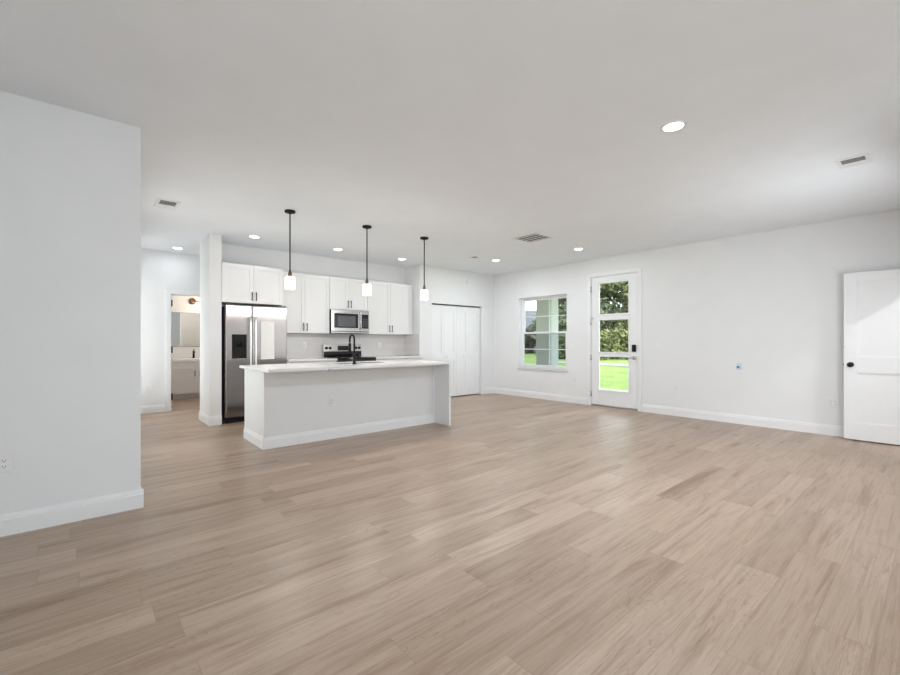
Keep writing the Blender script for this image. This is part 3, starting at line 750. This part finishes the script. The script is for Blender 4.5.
# sink bowl
s = thing('kitchen_sink', 'steel undermount sink set in the island countertop', 'sink', ((SX0+SX1)/2, (SY0+SY1)/2, 0.68))
sx, sy = (SX1-SX0)/2, (SY1-SY0)/2
b = B(); t = 0.012
b.box(-sx-t, -sx, -sy-t, sy+t, 0, 0.195); b.box(sx, sx+t, -sy-t, sy+t, 0, 0.195)
b.box(-sx, sx, -sy-t, -sy, 0, 0.195); b.box(-sx, sx, sy, sy+t, 0, 0.195); b.box(-sx, sx, -sy, sy, 0, 0.012)
b.box(-sx-0.001, -sx+0.006, -sy, sy, 0.19, 0.2235); b.box(sx-0.006, sx+0.001, -sy, sy, 0.19, 0.2235); b.box(-sx, sx, sy-0.006, sy+0.001, 0.19, 0.2235); b.box(-sx, sx, -sy-0.001, -sy+0.006, 0.19, 0.2235)
b.build('sink_bowl', M['steel_light'], s)
B().lathe([(0.0, 0.013), (0.02, 0.013), (0.045, 0.016), (0.045, 0.012)], (0, 0, 0), 20).build('drain', M['chrome'], s)
# faucet
fa = thing('kitchen_faucet', 'black gooseneck faucet standing on the island countertop', 'faucet', (2.622, 4.955, 0.906))
b = B().lathe([(0.0, 0.0), (0.028, 0.0), (0.028, 0.006), (0.021, 0.012), (0.021, 0.16), (0.016, 0.17), (0.0, 0.17)], (0, 0, 0), 20)
pts = [(0, 0, 0.16), (0, 0, 0.24)]
R = 0.062; zc = 0.318
for i in range(0, 15):
    a = PI - PI*i/14
    pts.append((0, R + R*math.cos(a), zc + R*math.sin(a)))
pts += [(0, 2*R, 0.28)]
b.tube(pts, 0.0125, 14)
b.build('faucet_body', M['black_metal'], fa)
B().lathe([(0.0, 0.275), (0.016, 0.275), (0.019, 0.25), (0.020, 0.16), (0.017, 0.15), (0.0, 0.15)], (0, 2*R, 0), 18).build('spray_head', M['black_metal'], fa)
B().tube([(0.018, 0, 0.085), (0.055, 0, 0.09), (0.095, -0.004, 0.135)], [0.012, 0.010, 0.007], 12).build('faucet_lever', M['black_metal'], fa)
b = B().lathe([(0.0, 0.0), (0.024, 0.0), (0.024, 0.006), (0.018, 0.010), (0.0, 0.010)], (0, 0, 0), 20)
tag(b.build('sink_button', M['chrome'], loc=(2.475, 4.95, 0.906)), 'small grey round button on the counter left of the faucet', 'button')
tag(B().box(-0.016, 0.016, -0.004, 0.002, -0.022, 0.010, 0.002, M['pale_blue']).box(-0.009, 0.007, -0.0055, -0.003, -0.018, 0.002, 0.002, M['blue']).build('tape_tag', None, loc=(2.105, 4.584, 0.878)),
    'small blue tag on the front edge of the island countertop', 'tag')

# ================================================================== WALL PLATES
def plate(name, label, loc, rotz, kind, group='white wall plates'):
    p = thing(name, label, 'switch' if 'switch' in name else 'outlet', loc, rotz, group)
    W = 0.115 if kind in ('switch2', 'duplex2') else 0.072
    B().box(-W/2, W/2, -0.006, 0, -0.058, 0.058, 0.003).build('cover_plate', M['plate'], p)
    n = 2 if W > 0.1 else 1
    for i in range(n):
        u = (i-(n-1)/2)*0.046
        if kind.startswith('switch'):
            B().box(u-0.016, u+0.016, -0.011, -0.005, -0.033, 0.033, 0.002).build('rocker', M['trim'], p)
        else:
            B().box(u-0.016, u+0.016, -0.008, -0.005, -0.034, 0.034, 0.002).build('receptacle', M['trim'], p)
            b = B()
            for z in (-0.018, 0.018):
                b.box(u-0.008, u-0.005, -0.0088, -0.0078, z-0.002, z+0.007); b.box(u+0.005, u+0.008, -0.0088, -0.0078, z-0.002, z+0.007)
                b.lathe([(0.003, -0.0088), (0.003, -0.0078)], (u, 0, z-0.007), 8, 'Y')
            b.build('socket_slots', M['slot'], p)
    return p
plate('light_switch', 'double white light switch beside the patio door handle', (XR, 3.10, 1.14), RX, 'switch2')
plate('light_switch', 'white light switch between the window and the patio door', (XR, 4.725, 1.10), RX, 'switch')
plate('wall_outlet', 'white outlet low between the window and the patio door', (XR, 4.714, 0.46), RX, 'duplex')
plate('wall_outlet', 'white outlet low on the wall right of the patio door', (XR, 2.84, 0.46), RX, 'duplex')
plate('wall_outlet', 'double white outlet low beside the open white door', (XR, 0.93, 0.42), RX, 'duplex2')
plate('wall_outlet', 'white outlet cut by the left edge of the photo', (-0.385, 3.787, 0.445), 0, 'duplex')
plate('wall_outlet', 'white outlet low on the passage wall left of the bathroom doorway', (0.80, 8.68, 0.41), 0, 'duplex')
plate('wall_outlet', 'white outlet on the backsplash left of the range', (2.93, 7.38, 1.13), 0, 'duplex')
plate('wall_outlet', 'white outlet on the backsplash right of the range', (4.46, 7.38, 1.13), 0, 'duplex')
ip = plate('wall_outlet', 'white outlet on the front panel of the island', (2.30, IY0, 0.46), 0, 'duplex')
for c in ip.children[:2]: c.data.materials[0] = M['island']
cb = thing('cable_plate', 'pale cable plate with a dark blue cable end on the bare right wall', 'cable plate', (XR, 1.955, 0.842), RX)
B().box(-0.034, 0.034, -0.005, 0, -0.045, 0.045, 0.003).build('cover_plate', M['pale_blue'], cb)
B().lathe([(0.0, -0.03), (0.012, -0.03), (0.016, -0.006), (0.016, 0.0)], (-0.010, 0, -0.012), 14, 'Y').build('cable_end', M['blue'], cb)
b = B().box(-0.065, 0.065, -0.03, 0, -0.045, 0.045, 0.008, seg=2)
tag(b.build('door_chime', M['plate'], loc=(6.40, 6.86, 2.52)), 'small white box high on the wall above the closet doors', 'door chime')

# ================================================================== BATHROOM beyond the doorway
v = thing('bathroom_vanity', 'grey bathroom vanity seen through the far doorway', 'vanity', (1.77, 10.79, 0))
B().box(-0.47, 0.47, -0.545, 0, 0.11, 0.815, 0.001).box(-0.47, 0.47, -0.47, 0, 0, 0.11).build('vanity_body', M['vanity'], v)
for s in (-1, 1):
    a0, a1 = (-0.465, -0.002) if s < 0 else (0.002, 0.465)
    dr = shaker(B(), a0, a1, 0.12, 0.62, -0.565).build('vanity_door', M['vanity'], v); pull(dr, s*0.045 if s > 0 else -0.045, -0.565, 0.53, 0.12)
    dw = shaker(B(), a0, a1, 0.626, 0.81, -0.565, st=0.04).build('drawer', M['vanity'], v)
B().box(-0.49, 0.49, -0.475, 0, 0.816, 0.846, 0.003).build('vanity_top', M['quartz'], v)
B().box(-0.49, 0.49, -0.015, 0, 0.847, 0.95, 0.002).build('vanity_backsplash', M['quartz'], v)
vf = thing('bathroom_faucet', 'black faucet standing on the bathroom vanity', 'faucet', (1.75, 10.50, 0.847))
b = B().lathe([(0.0, 0), (0.026, 0), (0.022, 0.02), (0.020, 0.15), (0.0, 0.155)], (0, 0, 0), 16)
b.tube([(0, 0, 0.12), (0, -0.06, 0.14), (0, -0.11, 0.125)], 0.013).build('faucet_body', M['black_metal'], vf)
B().tube([(0, 0, 0.15), (0, 0.01, 0.17), (0, -0.05, 0.185)], 0.008).build('faucet_lever', M['black_metal'], vf)
mr = thing('bathroom_mirror', 'wide mirror hanging above the bathroom vanity', 'mirror', (1.80, 10.80, 1.10))
B().box(-0.45, 0.45, -0.008, -0.002, 0, 0.72).build('mirror_glass', M['mirror'], mr)
b = B().box(-0.46, 0.46, -0.012, 0, -0.012, 0.0).box(-0.46, 0.46, -0.012, 0, 0.72, 0.732).box(-0.46, -0.45, -0.012, 0, 0, 0.72).box(0.45, 0.46, -0.012, 0, 0, 0.72)
b.build('mirror_frame', M['chrome'], mr)
vl = thing('vanity_light', 'warm vanity wall light above the bathroom mirror', 'wall light', (1.90, 10.795, 2.075))
B().lathe([(0.0, -0.03), (0.062, -0.03), (0.072, -0.01), (0.072, 0.0)], (-0.13, 0, 0.01), 24, 'Y').build('backplate', M['brass'], vl)
B().tube([(-0.13, -0.02, 0.01), (-0.13, -0.07, 0.01), (0.36, -0.07, 0.01)], 0.009).build('arm', M['brass'], vl)
for u in (0.08, 0.34):
    B().lathe([(0.02, 0.0), (0.04, -0.02), (0.05, -0.14), (0.045, -0.14), (0.0, -0.12)], (u, -0.07, 0.0), 18).build('glass_shade', M['warm_bulb'], vl)
lamp('bathroom_fill', 'AREA', (1.65, 9.5, H-0.02), 9, (1.0, 0.93, 0.84), shape='DISK', size=0.25)  # added fill for the vanity, no ceiling fixture belongs to it
lamp('vanity_lamp', 'POINT', (1.95, 10.40, 2.0), 5, (1.0, 0.84, 0.64), shadow_soft_size=0.08)

# ================================================================== OUTSIDE
GZ = -0.16
b = B().box(7.386, 130, -60, 120, GZ-0.3, GZ); b.box(-60, 7.386, 10.9, 120, GZ-0.3, GZ); b.box(-60, 7.386, -60, -3.1, GZ-0.3, GZ); b.box(-60, -2.6, -3.1, 10.9, GZ-0.3, GZ)
tag(b.build('lawn', M['grass']), 'bright green lawn outside the patio door', 'lawn', kind='structure')
b = B().box(7.386, 10.4, 4.9, 9.6, GZ, -0.03, 0.01); b.box(7.386, 9.0, 3.1, 4.9, GZ, -0.06, 0.01)
struct('porch_floor', b, M['concrete'], 'pale concrete porch slab outside the window', 'porch slab')
b = B().box(22.0, 24.2, 1.0, 16.5, GZ, GZ+0.04, 0.01)
struct('driveway', b, M['concrete'], 'pale concrete strip crossing the lawn', 'driveway')
b = B().box(7.386, 10.6, 5.0, 9.8, 2.75, 2.95, 0.01)
struct('porch_roof', b, M['stucco_white'], 'white porch roof outside the window', 'porch roof')
b = B().box(-6.0, 7.386, -6.6, -3.1, 2.80, 2.95, 0.01); b.box(-6.0, -2.6, -3.1, 6.0, 2.80, 2.95, 0.01)  # out of view, added to block the sun
struct('sun_block_eaves', b, M['stucco_white'], 'deep unseen eaves added to keep the sun out of the room', 'roof')
pc = thing('porch_column', 'thick grey and white porch column outside the window', 'column', (9.55, 7.07, -0.03))
B().box(-0.21, 0.20, -0.20, 0.215, 0, 2.78, 0.008).build('column_shaft', M['stucco'], pc)
B().box(-0.13, 0.20, -0.225, -0.201, 0.0, 2.78, 0.003).build('column_panel', M['stucco_white'], pc)
B().box(-0.225, -0.16, -0.225, -0.201, 0.0, 2.78, 0.003).build('corner_board', M['stucco_white'], pc)
B().box(-0.24, 0.24, -0.24, 0.24, 0.0, 0.12, 0.006).build('column_base', M['stucco'], pc)

# neighbouring house
h = thing('house', 'distant grey roofed house seen through the left of the window', 'house', (47.0, 40.5, GZ), math.radians(-20))
B().box(-8, 8, -5, 5, 0, 3.0).build('house_walls', M['house'], h)
B().prism([(-5.8, 2.9), (0, 5.9), (5.8, 2.9)], 'X', -8.8, 8.8).build('roof', M['roof'], h)
B().prism([(-2.6, 2.9), (0, 4.9), (2.6, 2.9)], 'Y', -7.2, -2.0).build('roof_gable', M['roof'], h)
B().box(-2.2, 2.2, -6.6, -5, 0, 3.0).build('porch_wall', M['house'], h)
for x in (-5.5, -3.6, 3.6, 5.5):
    B().box(x-0.55, x+0.55, -5.05, -5.0, 0.9, 2.3, 0.02).build('window', M['dark_grey'], h)
B().box(-0.6, 0.6, -6.65, -6.6, 0.9, 2.4, 0.02).build('window', M['dark_grey'], h)

# trees: leaf clumps on trunks
def crown_mesh(name, h, w, n, mat, seed, base=0.12):
    rnd = random.Random(seed); bm = bmesh.new()
    blobs = []
    for k in range(34):
        z = h*(base + (0.95-base)*rnd.random())
        rad = w*0.5*(1.0-0.55*abs(z/h-0.45)/0.55)
        a = rnd.random()*2*PI; q = rad*math.sqrt(rnd.random())*0.85
        blobs.append((Vector((q*math.cos(a), q*math.sin(a), z)), w*(0.10+0.12*rnd.random())))
    for i in range(n):
        c, r = rnd.choice(blobs)
        dv = Vector((rnd.gauss(0, 1), rnd.gauss(0, 1), rnd.gauss(0, 0.8))).normalized()
        p = c + dv*r*(0.65+0.45*rnd.random())
        if p.z < 0.05: p.z = 0.05+rnd.random()*0.3
        nn = (dv + Vector((rnd.gauss(0, .5), rnd.gauss(0, .5), rnd.gauss(0, .5)+.3))).normalized()
        t = nn.orthogonal().normalized(); t.rotate(Matrix.Rotation(rnd.random()*6.28, 3, nn)); u = nn.cross(t)
        s = 0.13+0.19*rnd.random(); e = s*0.55
        bm.faces.new([bm.verts.new(p+t*s), bm.verts.new(p+u*e), bm.verts.new(p-t*s), bm.verts.new(p-u*e)])
    me = bpy.data.meshes.new(name); bm.to_mesh(me); bm.free(); me.materials.append(mat); return me
def tree_proto(name, h, w, n, mat, seed, label, cat, base=0.12, group=None):
    t = thing(name, label, cat, (0, 0, GZ), 0, group)
    o = bpy.data.objects.new('foliage', crown_mesh('foliage', h, w, n, mat, seed, base)); C.objects.link(o); o.parent = t
    rnd = random.Random(seed+1); b = B()
    b.tube([(0, 0, -0.1), (0.05, 0.03, h*0.25), (-0.08, 0.05, h*0.5), (0.02, -0.05, h*0.85)], [w*0.03, w*0.025, w*0.018, w*0.006], 8)
    for k in range(7):
        a = k*2.3; z = h*(0.22+0.08*k)
        b.tube([(0, 0, z), (w*0.15*math.cos(a), w*0.15*math.sin(a), z+h*0.07), (w*0.34*math.cos(a), w*0.34*math.sin(a), z+h*0.13)], [w*0.013, w*0.009, w*0.003], 6)
    b.build('trunk', M['bark'], t)
    return t
GT = 'trees beyond the lawn'; GS = 'shrubs in front of the trees'
kinds = [tree_proto('broadleaf_tree', 10.0, 7.0, 9500, M['leaf_a'], 3, '', 'tree', 0.10, GT),
         tree_proto('broadleaf_tree', 9.0, 6.6, 9500, M['leaf_b'], 11, '', 'tree', 0.08, GT),
         tree_proto('bushy_shrub', 3.4, 4.6, 4200, M['leaf_a'], 5, '', 'shrub', 0.06, GS),
         tree_proto('bushy_shrub', 2.8, 4.2, 4200, M['leaf_b'], 8, '', 'shrub', 0.06, GS)]
used = set()
def plant(k, x, y, s=1.0, rz=0.0, label=None):
    p = kinds[k]
    o = p if k not in used else dup(p, (x, y, GZ), rotz=rz)
    used.add(k); o.location = (x, y, GZ); o.rotation_euler[2] = rz; o.scale = (s, s, s)
    o['label'] = label
    return o
TL = {0: 'olive green broadleaf tree beyond the lawn', 1: 'dark green broadleaf tree beyond the lawn',
      2: 'yellow green shrub at the foot of the trees', 3: 'dark green shrub at the foot of the trees'}
rnd = random.Random(4)
def polar(px, t):
    u = (px-450)/424.4; s, c = math.sin(0.7085), math.cos(0.7085)
    return (s+u*c)*t, (c-u*s)*t
for px, t, k, s in ((578, 40, 1, 1.0), (648, 40, 0, 1.0), (613, 51, 0, 1.15), (683, 52, 1, 1.1), (722, 41, 1, 0.95), (760, 50, 0, 1.1), (557, 47.5, 1, 0.8), (642, 66, 1, 1.3), (583, 78, 0, 1.4)):
    x, y = polar(px, t); plant(k, x, y, s, rnd.random()*6, TL[k])
for px, t, k, s in ((520, 49, 3, 0.9), (562, 33, 3, 0.6), (600, 32, 2, 0.60), (629, 32.5, 2, 0.66), (670, 32, 3, 0.65)):
    x, y = polar(px, t); plant(k, x, y, s, rnd.random()*6, TL[k])
